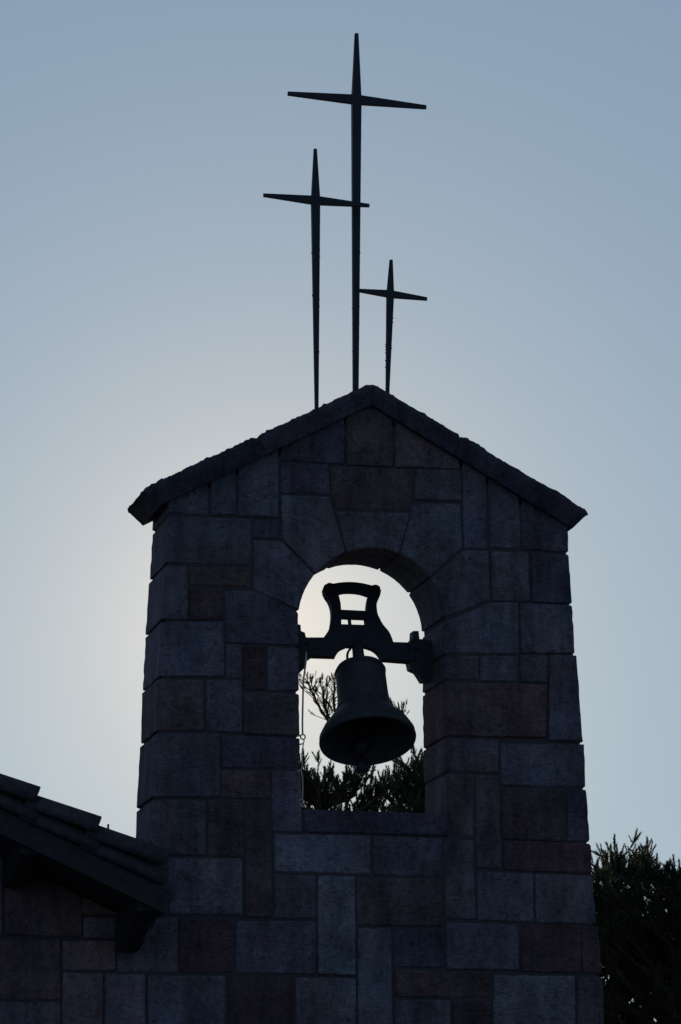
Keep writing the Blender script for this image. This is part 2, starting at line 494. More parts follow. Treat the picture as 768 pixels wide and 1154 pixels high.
def c2(p): q = P(p[0], p[1], CY0); return (q.x, q.z)
AT, AB = (420, 430), (419, 455.5)
Ltop, Lbot = (161.5, 550), (181, 569); Rtop, Rbot = (666, 575.5), (646, 595)
def lerp2(a, b, t): return (a[0] + (b[0] - a[0]) * t, a[1] + (b[1] - a[1]) * t)
for side, T1, B1, cuts in ((0, Ltop, Lbot, (0, .01, .505, .515, .99, 1)), (1, Rtop, Rbot, (0, .01, .42, .43, .99, 1))):
    for s in range(0, 5, 2):
        pass
    segs = [(0.0015, 0.50), (0.5025, 1.0)] if side == 0 else [(0.0015, 0.41), (0.4125, 1.0)]
    for (a, b_) in segs:
        ta, tb = lerp2(AT, T1, a), lerp2(AT, T1, b_); ba, bb = lerp2(AB, B1, a), lerp2(AB, B1, b_)
        if side == 0: coping_slab(mb, c2(tb), c2(ta), c2(ba), c2(bb), CY0, CY1, tuple(.62 * v for v in tone('d')), 3.1 + a * 10)
        else: coping_slab(mb, c2(ta), c2(tb), c2(bb), c2(ba), CY0, CY1, tuple(.62 * v for v in tone('d')), 17.7 + a * 10)
mb.build('coping', M_COPING, gable)

# bearings let into both jambs, which carry the yoke
YB = T / 2
for pts in ([(320,702),(339,704),(339.5,711),(344,713),(345,718),(350.5,719),(350.5,742),(345.5,744),(344.5,752),(336,760),(320,760)],
            [(487,722),(473,720),(472,711),(466,711),(465.5,719),(463,722),(461,745),(463,754),(470,757),(474,763),(477,768),(487,768)]):
    mb = MB(); q = [P(x, y, YB - 0.045) for x, y in pts]
    prism(mb, q, Vector((0, 0.09, 0)))
    xx = 346.5 if pts[0][0] < 400 else 468
    c0 = P(xx, 730 if xx < 400 else 736, YB - 0.045)
    tube(mb, [c0 + Vector((0, -0.018, 0.03)), c0 + Vector((0, 0.02, 0.03))], 0.011, 8)
    tube(mb, [c0 + Vector((0, -0.018, -0.035)), c0 + Vector((0, 0.02, -0.035))], 0.011, 8)
    mb.build('bearing', M_YOKE, gable)

# ================================================================ bell, swung towards the viewer about its yoke
SW = R(22.5)
PIV = P(403.5, 732, YB)
DN = Vector((0, -math.sin(SW), -math.cos(SW)))    # axis of the bell, pointing to the mouth
FR = Vector((0, -math.cos(SW), math.sin(SW)))     # face of the yoke
AX = Vector((1, 0, 0))
bell = empty('church_bell', PIV)
tag(bell, 'dark bronze bell hanging in the arched opening below its open-framed yoke', 'bell')
HT = 0.022
def Yk(px, py): return PP(px, py, PIV + FR * HT, FR)
def yk8(pts): return [Yk(320 + x / 4.2667, 610 + y / 4.2667) for x, y in pts]
def spl(pts, n=4):
    """smooth run through points"""
    out = []
    for i in range(len(pts) - 1):
        p0 = pts[max(i - 1, 0)]; p1 = pts[i]; p2 = pts[i + 1]; p3 = pts[min(i + 2, len(pts) - 1)]
        for k in range(n):
            t = k / n
            out.append(tuple(0.5 * ((2 * p1[a]) + (-p0[a] + p2[a]) * t + (2 * p0[a] - 5 * p1[a] + 4 * p2[a] - p3[a]) * t * t + (-p0[a] + 3 * p1[a] - 3 * p2[a] + p3[a]) * t ** 3) for a in range(2)))
    out.append(pts[-1]); return out
mb = MB()
# lower body of the yoke with the beam ends
lowout = spl([(192,462),(214,430),(226,400)]) + [(262,398),(400,402)] + spl([(462,372),(480,402),(505,432),(519,460),(527,484)]) + \
      [(628,487),(628,576),(610,575),(475,565)] + spl([(470,565),(457,538),(430,514),(390,500)]) + [(335,500)] + spl([(306,498),(275,512),(258,532),(250,550)]) + [(120,546),(98,545),(98,462)]
prism(mb, yk8(lowout), -FR * (2 * HT))
# side horns
hl = spl([(224,404),(230,365),(229,320),(218,285),(203,262),(192,240)]) + spl([(196,215),(216,200),(240,205)]) + spl([(262,252),(272,290),(276,330),(277,404)])
prism(mb, [p + FR * 0.002 for p in yk8(hl)], -FR * (2 * HT + 0.004))
hr = spl([(464,374),(452,350),(447,310),(452,285),(463,262),(467,240)]) + spl([(462,218),(445,209),(425,212)]) + spl([(405,262),(399,300),(398,335),(396,408)])
prism(mb, [p + FR * 0.002 for p in yk8(hr)], -FR * (2 * HT + 0.004))
# top bar and middle bar
tb = spl([(222,207),(260,198),(320,194),(380,200),(436,214)]) + spl([(430,258),(405,254),(370,243),(330,238),(290,239),(255,248),(230,258)])
prism(mb, [p - FR * 0.003 for p in yk8(tb)], -FR * (2 * HT - 0.006))
prism(mb, [p - FR * 0.006 for p in yk8([(240,324),(440,334),(440,368),(240,360)])], -FR * (2 * HT - 0.012))
yk = mb.build('yoke', M_YOKE, bell)
for kx, ky in ((217,228),(441,238)):
    mk = MB(); c0 = Yk(320 + kx / 4.2667, 610 + ky / 4.2667)
    tube(mk, [c0 + FR * 0.008, c0 + FR * 0.004, c0 - FR * (2 * HT + 0.004), c0 - FR * (2 * HT + 0.008)], [0.031, 0.037, 0.037, 0.031], 20)
    mk.build('scroll_end', M_YOKE, yk)
for kx, ky in ((320,378),(397,380)):
    mk = MB(); c0 = Yk(320 + kx / 4.2667, 610 + ky / 4.2667) - FR * HT
    tube(mk, [c0 + DN * 0.03, c0 - DN * 0.014, c0 - DN * 0.018], [0.012, 0.012, 0.008], 8)
    mk.build('bolt', M_IRON, yk)
# body of revolution. s = distance along axis below pivot
prof = [(0.145, 0.0005), (0.147, 0.1), (0.15, 0.138), (0.156, 0.15), (0.168, 0.157), (0.19, 0.16), (0.24, 0.161), (0.32, 0.162), (0.39, 0.164), (0.44, 0.169), (0.485, 0.178), (0.525, 0.196), (0.562, 0.222), (0.598, 0.25), (0.634, 0.275), (0.672, 0.294), (0.706, 0.305), (0.73, 0.309), (0.741, 0.306), (0.744, 0.298), (0.736, 0.285), (0.7, 0.268), (0.64, 0.235), (0.575, 0.195), (0.5, 0.16), (0.42, 0.145), (0.3, 0.138), (0.21, 0.125), (0.18, 0.0005)]
prof = [(s_ if s_ < .05 else s_ - .014 - .040 * (s_ - .15) / .6, r_) for s_, r_ in prof]
mb = MB(); SEG = 72
E1, E2 = AX, FR
vs = []; fs = []
for s_, r_ in prof:
    for k in range(SEG):
        t = 2 * math.pi * k / SEG
        vs.append(PIV + DN * s_ + (E1 * math.cos(t) + E2 * math.sin(t)) * max(r_, 0.0005))
for i in range(len(prof) - 1):
    for k in range(SEG):
        l = (k + 1) % SEG
        fs.append((i * SEG + k, (i + 1) * SEG + k, (i + 1) * SEG + l, i * SEG + l))
mb.add(vs, fs, smooth=True)
# raised mouldings round the waist and above the lip
for s_, r_, w_ in ((0.17, 0.1605, 0.005), (0.185, 0.161, 0.003), (0.455, 0.181, 0.005), (0.470, 0.187, 0.003), (0.645, 0.301, 0.004)):
    pts = [PIV + DN * s_ + (E1 * math.cos(2 * math.pi * k / 64) + E2 * math.sin(2 * math.pi * k / 64)) * r_ for k in range(65)]
    tube(mb, pts, w_, 6, cap=False)
bb = mb.build('bell_body', M_BRONZE, bell)
# canons: the crown by which the bell is strapped to the yoke
mb = MB()
tube(mb, [PIV - DN * 0.06, PIV + DN * 0.155], [0.036, 0.040], 16)
mb.build('crown', M_BRONZE, bell)
mb = MB()
for sx in (-1,):
    pts = []
    for k in range(13):
        t = math.pi * (0.15 + 0.85 * k / 12)
        pts.append(PIV + AX * (sx * (0.026 + 0.050 * math.sin(t))) + DN * (-0.010 + 0.155 * (1 - math.cos(t)) / 2) + FR * 0.0)
    tube(mb, pts, 0.008, 8)
mb.build('canon', M_BRONZE, bell)
mb = MB()
# clapper: rod, ball and tail
CL = Vector((0, -math.sin(R(1)), -math.cos(R(1))))
top = PIV + DN * 0.19
tube(mb, [top, top + CL * 0.30, top + CL * 0.42], [0.013, 0.015, 0.02], 10)
pts = []; rad = []
for k in range(13):
    t = math.pi * k / 12
    pts.append(top + CL * (0.47 - 0.062 * math.cos(t))); rad.append(0.006 + 0.054 * math.sin(t))
tube(mb, pts, rad, 18)
tube(mb, [top + CL * 0.54, top + CL * 0.59, top + CL * 0.632, top + CL * 0.638], [0.036, 0.032, 0.040, 0.03], 12)
mb.build('clapper', M_IRON, bell)

# ================================================================ bell cable down the left jamb
mb = MB(); YR = 0.06
def rp(lst, Y=YR): return [P(320 + x / 4.2667, 740 + y / 4.2667, Y) for x, y in lst]
tube(mb, rp(spl([(108,-20),(107,20),(102,60),(96,110),(93,180),(91,260),(90,330),(91,372)])), 0.006, 8)
cable_pts = rp([(92,400),(84,440),(80,480),(83,520),(78,552),(84,590),(85,640),(83,680),(88,706)], 0.0)
cable_pts = [p + Vector((0.006, -0.012 - 0.004 * (i % 2), 0)) for i, p in enumerate(cable_pts)]
tube(mb, cable_pts, 0.004, 6)
def ring(mb, c0, r_, w_):
    tube(mb, [c0 + Vector((math.cos(2 * math.pi * k / 16) * r_, 0, math.sin(2 * math.pi * k / 16) * r_)) for k in range(17)], w_, 6, cap=False)
ring(mb, rp([(92,386)], YR)[0], 0.015, 0.005); ring(mb, rp([(92,716)], -0.012)[0] + Vector((0.0, 0, 0.004)), 0.011, 0.004)
for x, y in ((76,380),(86,420),(78,505),(74,548)):
    c0 = rp([(x, y)], -0.01)[0]
    tube(mb, [c0 - Vector((0.012, 0, 0.004)), c0 + Vector((0.012, 0, 0.004))], 0.005, 6)
rope = mb.build('bell_cable', M_ROPE)
tag(rope, 'thin pale bell cable with a small ring hanging by the left edge of the opening', 'cable')

# ================================================================ three crosses on the coping
def iron_cross(label, topp, cross_y, base, al, ar, wt, wc, wb, Y, first_yaw):
    """tapered post and arm; pixel widths wt/wc/wb at top, crossing and foot"""
    pb = P(base[0], base[1], Y)
    r0 = empty('cross', pb, first_yaw)
    tag(r0, label, 'cross', 'iron crosses on the roof of the bell gable')
    nrm = Vector((-math.sin(first_yaw), math.cos(first_yaw), 0)); ax = Vector((math.cos(first_yaw), math.sin(first_yaw), 0))
    K = (pb - CAM).length / F
    q = lambda x, y: PP(x, y, pb, nrm)
    def loft(name, stations, dirv):
        mb = MB(); vs = []; fs = []
        side = ax if abs(dirv.z) > .5 else Vector((0, 0, 1))
        for p, w in stations:
            h = w / 2
            for a, b_ in ((-1, -1), (1, -1), (1, 1), (-1, 1)):
                vs.append(p + side * (a * h) + nrm * (b_ * min(h, h * .9)))
        n = len(stations)
        for i in range(n - 1):
            for k in range(4):
                l = (k + 1) % 4; fs.append((i * 4 + k, i * 4 + l, (i + 1) * 4 + l, (i + 1) * 4 + k))
        fs.append((3, 2, 1, 0)); fs.append(tuple((n - 1) * 4 + k for k in range(4)))
        mb.add(vs, fs); return mb
    xc = topp[0] + (base[0] - topp[0]) * (cross_y - topp[1]) / (base[1] - topp[1])
    A, B, C = q(*topp), q(xc, cross_y), q(*base)
    st = []
    foot = C - (B - C).normalized() * 0.16
    for t in np.linspace(0, 1, 8): st.append((A.lerp(B, t), (wt + (wc - wt) * t) * K))
    for t in np.linspace(0, 1, 22)[1:]: st.append((B.lerp(C, t), (wc + (wb - wc) * t) * K))
    st.append((foot, wb * K))
    mp = loft('post', st, Vector((0, 0, 1)))
    rr = random.Random(int(topp[0]))
    for k in range(9):                       # weld beads and rust scabs on the post
        t = rr.random() ** .7; p = B.lerp(C, t); w = (wc + (wb - wc) * t) * K / 2; s = rr.choice((-1, 1))
        tube(mp, [p + ax * (s * (w - .002)) - Vector((0, 0, .006)), p + ax * (s * (w + .003)), p + ax * (s * (w - .002)) + Vector((0, 0, .006))], [.002, .005, .002], 6)
    mp.build('post', M_IRON, r0)
    Lp, Rp = q(*al), q(*ar)
    st = []
    for t in np.linspace(0, 1, 8): st.append((Lp.lerp(B, t), (wt + (wc * .93 - wt) * t) * K))
    for t in np.linspace(0, 1, 8)[1:]: st.append((B.lerp(Rp, t), (wc * .93 + (wt - wc * .93) * t) * K))
    mb2 = loft('crossarm', st, ax); mb2.build('crossarm', M_IRON, r0)
    return r0
iron_cross('tallest black iron cross, at the middle of the three on the gable top', (402, 38), 112.5, (401, 439), (324.5, 105.5), (480.5, 121), 4.2, 10.6, 6.2, T * 0.5, R(-3))
iron_cross('left black iron cross of middle height on the gable slope', (355.5, 168), 226, (357, 458), (297, 220), (416.5, 231.8), 3.6, 9.8, 4.2, T * 0.35, R(-4))
iron_cross('shortest black iron cross, right of the tallest on the gable top', (441, 293), 331.5, (437, 438), (405, 327.5), (481.5, 337), 3.6, 8.4, 4.4, T * 0.5, R(-8))

# ================================================================ chapel, its roof meeting the gable at the left
chap = empty('chapel', (P(0, 1000).x - 0.5, 2.5, 0))
tag(chap, 'squared stone chapel end wall with overhanging tiled roof, left of the bell gable', 'chapel')
OV = 0.72; YV = -OV                                  # verge stands this far in front of the wall
e1 = P(187.5, 1029, YV); e0 = P(0, 938, YV)          # lower edge of the verge
SL = (e0.z - e1.z) / (e1.x - e0.x)                   # fall of the roof
ROOF_X1 = e1.x; RX = ROOF_X1 - 3.35                  # eave and ridge
zlow = lambda x: e1.z + (ROOF_X1 - x) * SL           # underside of the roof
zridge = zlow(RX)
def low(x): return zlow(x) if x >= RX else zridge - (RX - x) * SL
XW0 = RX - 3.2
mb = MB()
def clip_roof(poly):
    """keep what is below the roof's underside"""
    out = []
    n = len(poly); f = lambda p: (low(p[0]) - 0.01) - p[1]
    for i in range(n):
        a, b_ = poly[i], poly[(i + 1) % n]; fa, fb = f(a), f(b_)
        if fa >= 0: out.append(a)
        if (fa >= 0) != (fb >= 0):
            t = fa / (fa - fb); out.append((a[0] + (b_[0] - a[0]) * t, a[1] + (b_[1] - a[1]) * t))
    return out
for k, poly in WALL_CHAPEL:
    w = clip_roof([wall2(p) for p in poly])
    if len(w) > 2: stone(mb, w, rnd.uniform(-0.004, 0.003), 0.2, tuple(q * v for q, v in zip((1.5, 1.36, 1.32), tone(k))), rnd)
def rows(mb, x0, x1, z0, z1, clip=True, left=None):
    z = z1
    while z > z0 + 0.02:
        h = min(rnd.uniform(0.22, 0.36), z - z0)
        if z - h - z0 < 0.14: h = z - z0
        x = x0
        while x < x1 - 0.03:
            w = rnd.uniform(0.28, 0.62)
            if x1 - (x + w) < 0.22: w = x1 - x
            q = [(x + .007, z - .007), (x + w - .007, z - .007), (x + w - .007, z - h + .007), (x + .007, z - h + .007)]
            if clip: q = clip_roof(q)
            if len(q) > 2 and abs(area2(q)) > 0.004: stone(mb, q, rnd.uniform(-.004, .003), 0.2, tone(rnd.choice('nnnplbp')), rnd)
            x += w
        z -= h
xa = P(-41, 1100).x; xb = P(-121, 1100).x; xe = P(-62, 1000).x
xt = P(166, 1100).x
rows(mb, xb + .01, xl(zb * .5), 0.0, zb)
rows(mb, XW0, xb, 0.0, P(0, 1055).z)
rows(mb, XW0, xe, P(0, 1055).z, zridge + .1)
cw = mb.build('wall', M_STONE, chap)
mb = MB()                                            # mortar behind the blocks, plus the plain side and back walls
outl = [(XW0 + .01, 0.0), (xl(0.0) + 0.02, 0.0), (P(166, 1100).x + .01, P(0, 1100).z), (P(166, 1100).x + .01, low(P(166, 1100).x) - .02), (RX, zridge - .02), (XW0 + .01, low(XW0) - .02)]
prism(mb, [Vector((x, 0.013, z)) for x, z in outl], Vector((0, 5.4, 0)))
mb.build('mortar', M_MORTAR, cw)
# roof: boards, then barrel tiles in courses, the verge row in mortar
XE0 = XW0 - 0.35; YBACK = 5.7
dv = Vector((1, 0, -SL)).normalized(); dl_ = Vector((-1, 0, -SL)).normalized(); nv_ = Vector((SL, 0, 1)).normalized(); nl_ = Vector((-SL, 0, 1)).normalized()
def up(p, d): return p + nv_ * d
RA = Vector((RX, 0, zridge))
Lr = (ROOF_X1 - RX) / dv.x; Ll = (RX - XE0) / dv.x
mb = MB()
for d_, n_, L_ in ((dv, nv_, Lr), (dl_, nl_, Ll)):
    q = [RA + Vector((0, YV + .03, 0)), RA + d_ * L_ + Vector((0, YV + .03, 0)), RA + d_ * L_ + n_ * .07 + Vector((0, YV + .03, 0)), RA + Vector((0, YV + .03, .07 / n_.z))]
    # stop against the bell gable
    prism(mb, q, Vector((0, -YV - .04 if d_ is dv else YBACK, 0)))
    if d_ is dv:
        L2 = L_ + 0.05
        q2 = [RA + Vector((0, 0, 0)), RA + d_ * L2, RA + d_ * L2 + n_ * .07, RA + Vector((0, 0, .07 / n_.z))]
        prism(mb, [p + Vector((0, -.01, 0)) for p in q2], Vector((0, YBACK + YV, 0)))
mb.build('roof_boards', M_WOOD, chap)
def tile(mb, c0, d_, n_, L, r0, r1, c, half=True, th=0.014, flare=1.0):
    """half-round clay tile from c0 down the slope d_, crown towards n_"""
    s_ = d_.cross(n_).normalized(); vs = []; fs = []; K = 10
    for e, (p, r_) in enumerate(((c0, r0), (c0 + d_ * L, r1))):
        for rr in (r_, r_ - th):
            for k in range(K + 1):
                t = math.pi * k / K * 1.0
                vs.append(p + s_ * (math.cos(t) * rr) + n_ * ((math.sin(t) * rr if half else -math.sin(t) * rr) * flare))
    M1 = K + 1
    for k in range(K):
        fs.append((k, k + 1, 2 * M1 + k + 1, 2 * M1 + k))
        fs.append((M1 + k, 3 * M1 + k, 3 * M1 + k + 1, M1 + k + 1))
        fs.append((k, M1 + k, M1 + k + 1, k + 1))
        fs.append((2 * M1 + k, 2 * M1 + k + 1, 3 * M1 + k + 1, 3 * M1 + k))
    fs.append((0, 2 * M1, 3 * M1, M1)); fs.append((K, M1 + K, 3 * M1 + K, 2 * M1 + K))
    mb.add(vs, fs, c, True)
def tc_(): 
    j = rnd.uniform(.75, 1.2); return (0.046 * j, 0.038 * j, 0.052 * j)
STEP = 0.405
def tile_rows(mb, d_, n_, L_, y0, y1, pitch, Lmax=None):
    ny = int((y1 - y0) / pitch)
    for j in range(ny + 1):
        y = y0 + j * pitch
        Lx = L_ if y < -0.12 or d_ is dl_ else L_ + 0.03
        s = Lx
        while s > 0.05:
            a = max(0, s - STEP - 0.06)
            base = RA + Vector((0, y, 0))
            tl = (s - a)
            lift = 0.075 + 0.045
            p0 = base + d_ * a + n_ * (lift - 0.022); p1 = base + d_ * s + n_ * lift
            dd = (p1 - p0).normalized()
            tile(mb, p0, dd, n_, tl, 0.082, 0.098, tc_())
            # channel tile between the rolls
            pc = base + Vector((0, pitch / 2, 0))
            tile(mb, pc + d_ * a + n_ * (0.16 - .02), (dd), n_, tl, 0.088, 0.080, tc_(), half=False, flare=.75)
            s -= STEP
mb = MB()
tile_rows(mb, dv, nv_, Lr, YV + 0.10 + 0.20, YBACK - 0.9, 0.20)
tile_rows(mb, dl_, nl_, Ll, YV + 0.10 + 0.20, YBACK - 0.4, 0.20)
s = YV + .1
while s < YBACK - .8:
    tile(mb, Vector((RX, s, zridge + .13)), Vector((0, 1, 0)), Vector((0, 0, 1)), .44, .115, .125, tc_()); s += .38
mb.build('roof', M_TILE, chap)
# verge: large cover tiles in steps on a mortar fillet, above a bargeboard
mb = MB()
for d_, n_, L_ in ((dv, nv_, Lr), (dl_, nl_, Ll)):
    k = 0; s = L_ - 0.13; first = True
    # step positions measured on the right-hand slope
    while s > 0.05:
        stp = 0.455 if first else STEP
        a = max(0, s - stp - 0.05)
        base = RA + Vector((0, YV + 0.10, 0))
        p0 = base + d_ * a + n_ * 0.165; p1 = base + d_ * s + n_ * 0.25
        p0 = base + d_ * a + n_ * (0.25 - 0.048)
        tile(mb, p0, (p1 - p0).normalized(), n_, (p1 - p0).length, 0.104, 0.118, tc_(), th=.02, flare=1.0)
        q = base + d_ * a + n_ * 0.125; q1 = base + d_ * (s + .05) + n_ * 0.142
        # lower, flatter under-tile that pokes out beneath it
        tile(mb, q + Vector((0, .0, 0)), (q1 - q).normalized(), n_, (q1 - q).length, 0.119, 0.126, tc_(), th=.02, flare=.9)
        s -= stp; first = False
mb.build('verge_tiles', M_TILE, chap)
mb = MB()
for d_, n_, L_ in ((dv, nv_, Lr), (dl_, nl_, Ll)):
    q = [RA + Vector((0, 0, 0.002)), RA + d_ * (L_ - .004), RA + d_ * (L_ - .13) + n_ * .225, RA + Vector((0, 0, .225 / n_.z))]
    prism(mb, [p + Vector((0, YV + .045, 0)) for p in q], Vector((0, .14, 0)))
mb.build('verge_mortar', M_MORTAR, chap)
mb = MB()
for d_, n_, L_ in ((dv, nv_, Lr), (dl_, nl_, Ll)):
    q = [RA + Vector((0, 0, -.004)), RA + d_ * L_ - n_ * .004, RA + d_ * L_ + n_ * .125, RA + Vector((0, 0, .125 / n_.z))]
    prism(mb, [p + Vector((0, YV, 0)) for p in q], Vector((0, .035, 0)))
mb.build('bargeboard', M_WOOD, chap)
# purlin ends, out from the wall to the verge
for x0, zt, w_, h_ in ((P(150, 1030).x, None, .155, .17), (P(28, 955).x, None, .15, .17)):
    pass
def purlin(pts, y0, y1):
    mb = MB(); q = [P(x, y, y1) for x, y in pts]
    prism(mb, q, Vector((0, y0 - y1, 0))); return mb
for px_, py_, w_ in ((143, 1073, .115), (15, 1001, .10)):
    mb = MB(); X = P(px_, py_).x; zb_ = P(px_, py_).z; zt = zlow(X) + .03
    q = [(YV + .05, zt), (YV + .05, zlow(X) - .035), (YV + .12, zlow(X) - .055), (-0.16, zb_ + .01), (-0.08, zb_), (0.05, zb_), (0.05, zt)]
    vs = [Vector((X - w_ / 2, y, z_)) for y, z_ in q]
    prism(mb, vs, Vector((w_, 0, 0)))
    mb.build('purlin', M_WOOD, chap)
mb = MB(); pk = P(122.2, 931, YV + .25)
tube(mb, [pk - Vector((0, 0, .12)), pk + Vector((0, 0, .012))], .0065, 8)
mb.build('roof_peg', M_IRON, chap)

# ================================================================ pines behind
def needle_templates(n, r, nn, ln, wd, shoot):
    """a candle-shaped shoot of needles along +Z"""
    out = []
    for _ in range(n):
        v = []
        for k in range(nn):
            t = (k + r.random()) / nn; base = np.array([0, 0, shoot * t])
            az = k * 2.4 + r.random(); el = R(r.uniform(32, 72)) + .15 * t
            d = np.array([math.cos(az) * math.cos(el), math.sin(az) * math.cos(el), math.sin(el)])
            L = ln * r.uniform(.7, 1.1) * (1 - .35 * t)
            a = np.array([-math.sin(az), math.cos(az), 0]) * wd / 2
            v += [base - a, base + a, base + d * L]
        out.append(np.array(v))
    return out
def pine(name_label, base, top_z, crown_r, z0, seed, n_whorl, ntuft, lean=(0, 0), sprigs=(), dens=1.0, shape=0.6, tw=1.0):
    r = random.Random(seed)
    root = empty('pine_tree', base); tag(root, name_label, 'tree', 'pines behind the bell gable')
    H = top_z - base.z
    tb = MB(); tufts = []
    def trunk(t): return base + Vector((lean[0] * t * t, lean[1] * t * t, H * t * .97))
    tube(tb, [trunk(t) for t in np.linspace(0, 1, 14)], [0.20 * (1 - t) ** .8 + .012 for t in np.linspace(0, 1, 14)], 12)
    for w in range(n_whorl):
        t = z0 + (1 - z0) * (w + .5) / n_whorl * .985
        if t > .97: continue
        rr = crown_r * math.sin(min(1, ((1 - t) / (1 - z0)) ** shape) * math.pi * .5) * r.uniform(.75, 1.05) + .12
        for b in range(r.randint(6, 8)):
            az = r.random() * 2 * math.pi; L = rr * r.uniform(.65, 1.1)
            p = trunk(t); d = Vector((math.cos(az), math.sin(az), r.uniform(.1, .45))).normalized()
            pts = [p]; m = max(4, int(L / .22)); 
            for k in range(m):
                d = (d + Vector((r.uniform(-.12, .12), r.uniform(-.12, .12), .09 + r.uniform(-.06, .08)))).normalized()
                pts.append(pts[-1] + d * (L / m))
            tube(tb, pts, [.035 * (1 - k / (m + 1)) + .006 for k in range(m + 1)], 5, cap=False)
            for k in range(1, m + 1):
                for q in range(2):
                    f = k / m
                    if f < .25: continue
                    a2 = az + r.choice((-1, 1)) * r.uniform(.4, 1.4)
                    dd = Vector((math.cos(a2), math.sin(a2), r.uniform(.2, .9))).normalized()
                    sl = r.uniform(.18, .42) * (1.2 - .4 * f); e = pts[k]
                    mid = e + dd * sl * .6 + Vector((0, 0, .03)); en = mid + (dd + Vector((0, 0, .8))).normalized() * sl * .45
                    tube(tb, [e, mid, en], [.009, .006, .004], 4, cap=False)
                    for c_ in range(int(3 * dens)):
                        pos = e.lerp(mid, r.random()) if c_ % 2 else mid.lerp(en, r.random())
                        tufts.append((pos, (Vector((r.gauss(0, .7), r.gauss(0, .7), 1)) + dd * .5).normalized(), r.uniform(.6, 1.1)))
                    tufts.append((en + Vector((r.gauss(0, .03), r.gauss(0, .03), -.02)), (dd * .8 + Vector((r.gauss(0, .4), r.gauss(0, .4), .6))).normalized(), r.uniform(.8, 1.1)))
                    tufts.append((en, (dd * .25 + Vector((r.gauss(0, .12), r.gauss(0, .12), 1.0))).normalized(), r.uniform(.8, 1.2)))
    for pts in sprigs:
        pts = [Vector(p) for p in pts]
        tube(tb, pts, [.016 * (1 - k / len(pts)) + .004 for k in range(len(pts))], 5)
        for i in range(len(pts) - 1):
            for q in range(9):
                if i == 0 and q < 3: continue
                for _e in range(1):
                    pp_ = pts[i].lerp(pts[i + 1], (q + r.random()) / 9); a_ = Vector((r.uniform(-1, 1), r.uniform(-1, 1), r.uniform(.2, 1))).normalized(); ee_ = pp_ + a_ * r.uniform(.05, .16)
                    tube(tb, [pp_, ee_], [.003, .002], 4, cap=False); tufts.append((pp_.lerp(ee_, .6), (a_ + Vector((0, 0, .5))).normalized(), r.uniform(.25, .45)))
                if i == 0 and q < 3: continue
                p = pts[i].lerp(pts[i + 1], q / 9); dd = (pts[i + 1] - pts[i]).normalized()
                a = Vector((r.uniform(-1, 1), r.uniform(-1, 1), r.uniform(-.1, .8))).normalized()
                s2 = r.uniform(.06, .24) ; e = p + (a + dd * .7).normalized() * s2
                tube(tb, [p, e], [.004, .003], 4, cap=False)
                for _ in range(3): tufts.append((p.lerp(e, r.uniform(.5, 1)), (dd + a * .6 + Vector((0, 0, .4))).normalized(), r.uniform(.3, .6)))
        tufts.append((pts[-1], Vector((0, 0, 1)), .7))
    tb.build('trunk', M_BARK, root)
    n0 = len(tufts)
    if len(tufts) > ntuft: tufts = r.sample(tufts, ntuft)
    NN = 30; tmpl = needle_templates(8, r, NN, .055, .013 * tw, .115)
    V = []; C = []
    for pos, d, s in tufts:
        zax = np.array(d); x = np.cross(zax, [0.3, 1, .1]); x /= np.linalg.norm(x); y = np.cross(zax, x)
        Mx = np.stack([x, y, zax]); tv = tmpl[r.randrange(8)] * s
        V.append(tv @ Mx + np.array(pos - base))
        g = r.uniform(.7, 1.25); c = (0.062 * g, 0.078 * g, 0.044 * g, 1) if r.random() > .2 else (0.115 * g, 0.095 * g, 0.05 * g, 1)
        C.append(np.tile(c, (NN, 1)))
    V = np.concatenate(V); C = np.concatenate(C).astype(np.float32); nf = len(V) // 3
    me = bpy.data.meshes.new('crown')
    me.vertices.add(len(V)); me.vertices.foreach_set('co', V.astype(np.float32).ravel())
    me.loops.add(nf * 3); me.loops.foreach_set('vertex_index', np.arange(nf * 3, dtype=np.int32))
    me.polygons.add(nf); me.polygons.foreach_set('loop_start', np.arange(0, nf * 3, 3, dtype=np.int32))
    me.update(calc_edges=True); me.validate()
    at = me.attributes.new('tone', 'FLOAT_COLOR', 'FACE'); at.data.foreach_set('color', C.ravel())
    me.materials.append(M_LEAF)
    o = bpy.data.objects.new('crown', me); col.objects.link(o); o.parent = root
    print('TUFTS', name_label, n0, len(tufts), 'h', round(H, 2))
    return root
def gp(px, Y): p = P(px, 1200, Y); return Vector((p.x, p.y, 0))
YA = 12.0
spr = [[P(x, y, YA) for x, y in pp] for pp in (
    [(388,850),(374,818),(362,800),(352,780),(347,767)], [(392,850),(380,815),(376,790),(378,768)], [(374,818),(366,795),(364,778)],
    [(452,840),(453,815),(453,800)])]
pine('pine with a sparse branch rising beside the bell, seen through the arch', gp(366, YA), P(366, 842, YA).z, 1.0, .35, 11, 18, 26000, sprigs=spr, dens=2.9, shape=.42)
pine('dark pine low at the right side of the arched opening', gp(498, YA + 1), P(500, 834, YA + 1).z, 0.9, .35, 12, 18, 22000, dens=2.4, shape=.42)
pine('dark bushy pine right beside the gable wall', gp(668, YA + 0.5), P(670, 968, YA + .5).z, 1.1, .3, 21, 20, 26000, dens=2.8, shape=.33)
pine('dark bushy pine at the right edge of the picture', gp(768, YA - 1), P(768, 972, YA - 1).z, 1.2, .3, 22, 20, 26000, dens=2.8, shape=.33)

# ================================================================ ground, sky, sun, camera
mb = MB(); S = 3000
mb.add([(-S, -S, 0), (S, -S, 0), (S, S, 0), (-S, S, 0)], [(0, 1, 2, 3)])
tag(mb.build('ground', ground_mat()), kind='structure')

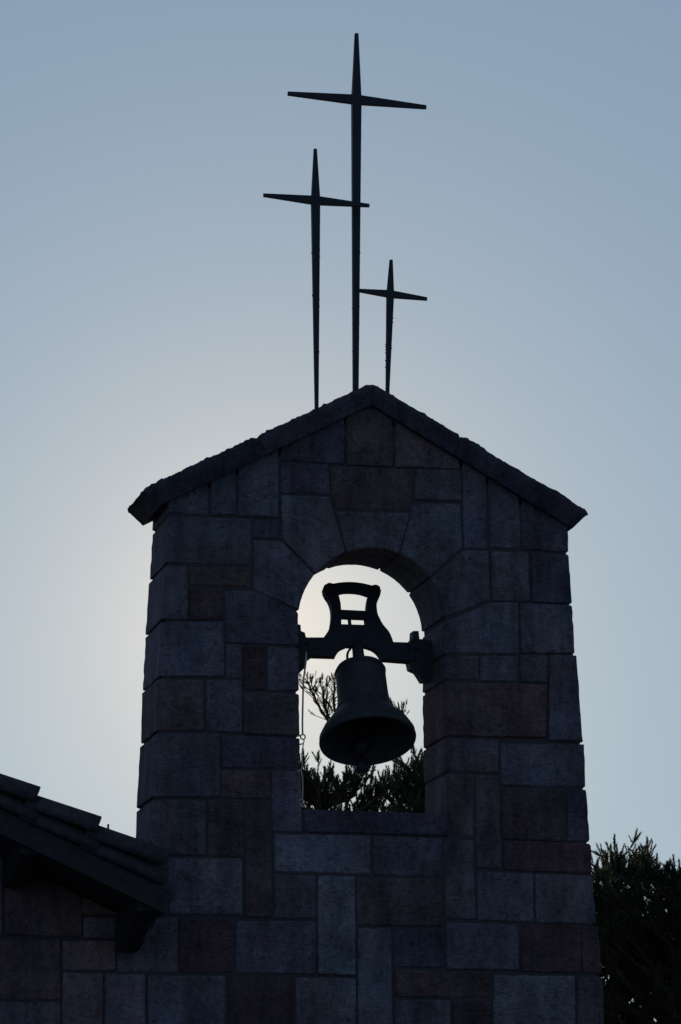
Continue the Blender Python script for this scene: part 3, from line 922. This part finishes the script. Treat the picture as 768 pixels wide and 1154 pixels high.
SUNPX = (298, 712)      # behind the left pier
sd = ray(*SUNPX)
sun = bpy.data.lights.new('sun', 'SUN'); sun.energy = 3.0; sun.angle = R(0.5); sun.color = (1.0, 0.92, 0.82)
so = bpy.data.objects.new('sun', sun); col.objects.link(so)
so.rotation_euler = (-sd).to_track_quat('-Z', 'Y').to_euler()
w = bpy.data.worlds.new('World'); scene.world = w; w.use_nodes = True
nt = w.node_tree; bg = nt.nodes['Background']; L = nt.links.new
tc = N(nt, 'ShaderNodeTexCoord')
# the air of the photograph is clearer low down than the model's: look the sky up a little higher everywhere
LIFT = 0.35
va = N(nt, 'ShaderNodeVectorMath', operation='ADD'); va.inputs[1].default_value = (0, 0, LIFT); L(tc.outputs['Generated'], va.inputs[0])
vn = N(nt, 'ShaderNodeVectorMath', operation='NORMALIZE'); L(va.outputs[0], vn.inputs[0])
sky = nt.nodes.new('ShaderNodeTexSky'); sky.sky_type = 'NISHITA'; sky.sun_disc = False
sq = (sd + Vector((0, 0, LIFT))).normalized()
sky.sun_elevation = math.asin(sq.z); sky.sun_rotation = math.atan2(sq.x, sq.y)
sky.altitude = 0; sky.air_density = 2.0; sky.dust_density = 0.1; sky.ozone_density = 3.0
L(vn.outputs[0], sky.inputs['Vector'])
tint = mix(nt, 'MULTIPLY', 1.0, sky.outputs[0], (1.03, 1.02, 1.01, 1))
# aureole: sunlight scattered forward by thin haze round the (hidden) sun
dt = N(nt, 'ShaderNodeVectorMath', operation='DOT_PRODUCT'); dt.inputs[1].default_value = sd; L(tc.outputs['Generated'], dt.inputs[0])
ac = N(nt, 'ShaderNodeMath', operation='ARCCOSINE'); L(dt.outputs['Value'], ac.inputs[0])
ml = N(nt, 'ShaderNodeMath', operation='MULTIPLY'); L(ac.outputs[0], ml.inputs[0]); ml.inputs[1].default_value = -1 / R(3.4)
ex = N(nt, 'ShaderNodeMath', operation='EXPONENT'); L(ml.outputs[0], ex.inputs[0])
WS = 0.07
vm = N(nt, 'ShaderNodeVectorMath', operation='SCALE'); vm.inputs[0].default_value = (0.60 / WS, 0.42 / WS, 0.205 / WS); L(ex.outputs[0], vm.inputs['Scale'])
sm = N(nt, 'ShaderNodeVectorMath', operation='ADD'); L(tint, sm.inputs[0]); L(vm.outputs[0], sm.inputs[1])
L(sm.outputs[0], bg.inputs['Color']); bg.inputs['Strength'].default_value = WS

cam = bpy.data.cameras.new('camera'); co = bpy.data.objects.new('camera', cam); col.objects.link(co)
cam.sensor_fit = 'VERTICAL'; cam.sensor_height = 36.0; cam.lens = F / 1154 * 36.0; cam.clip_end = 8000; cam.clip_start = 0.1
co.location = CAM; co.rotation_euler = Matrix((RGT, UPV, -FWD)).transposed().to_euler()
scene.camera = co
vs_ = scene.view_settings; scene.display_settings.display_device = 'sRGB'
vs_.view_transform = 'Standard'; vs_.look = 'None'; vs_.gamma = 1.0; vs_.exposure = 0.0; vs_.use_curve_mapping = False
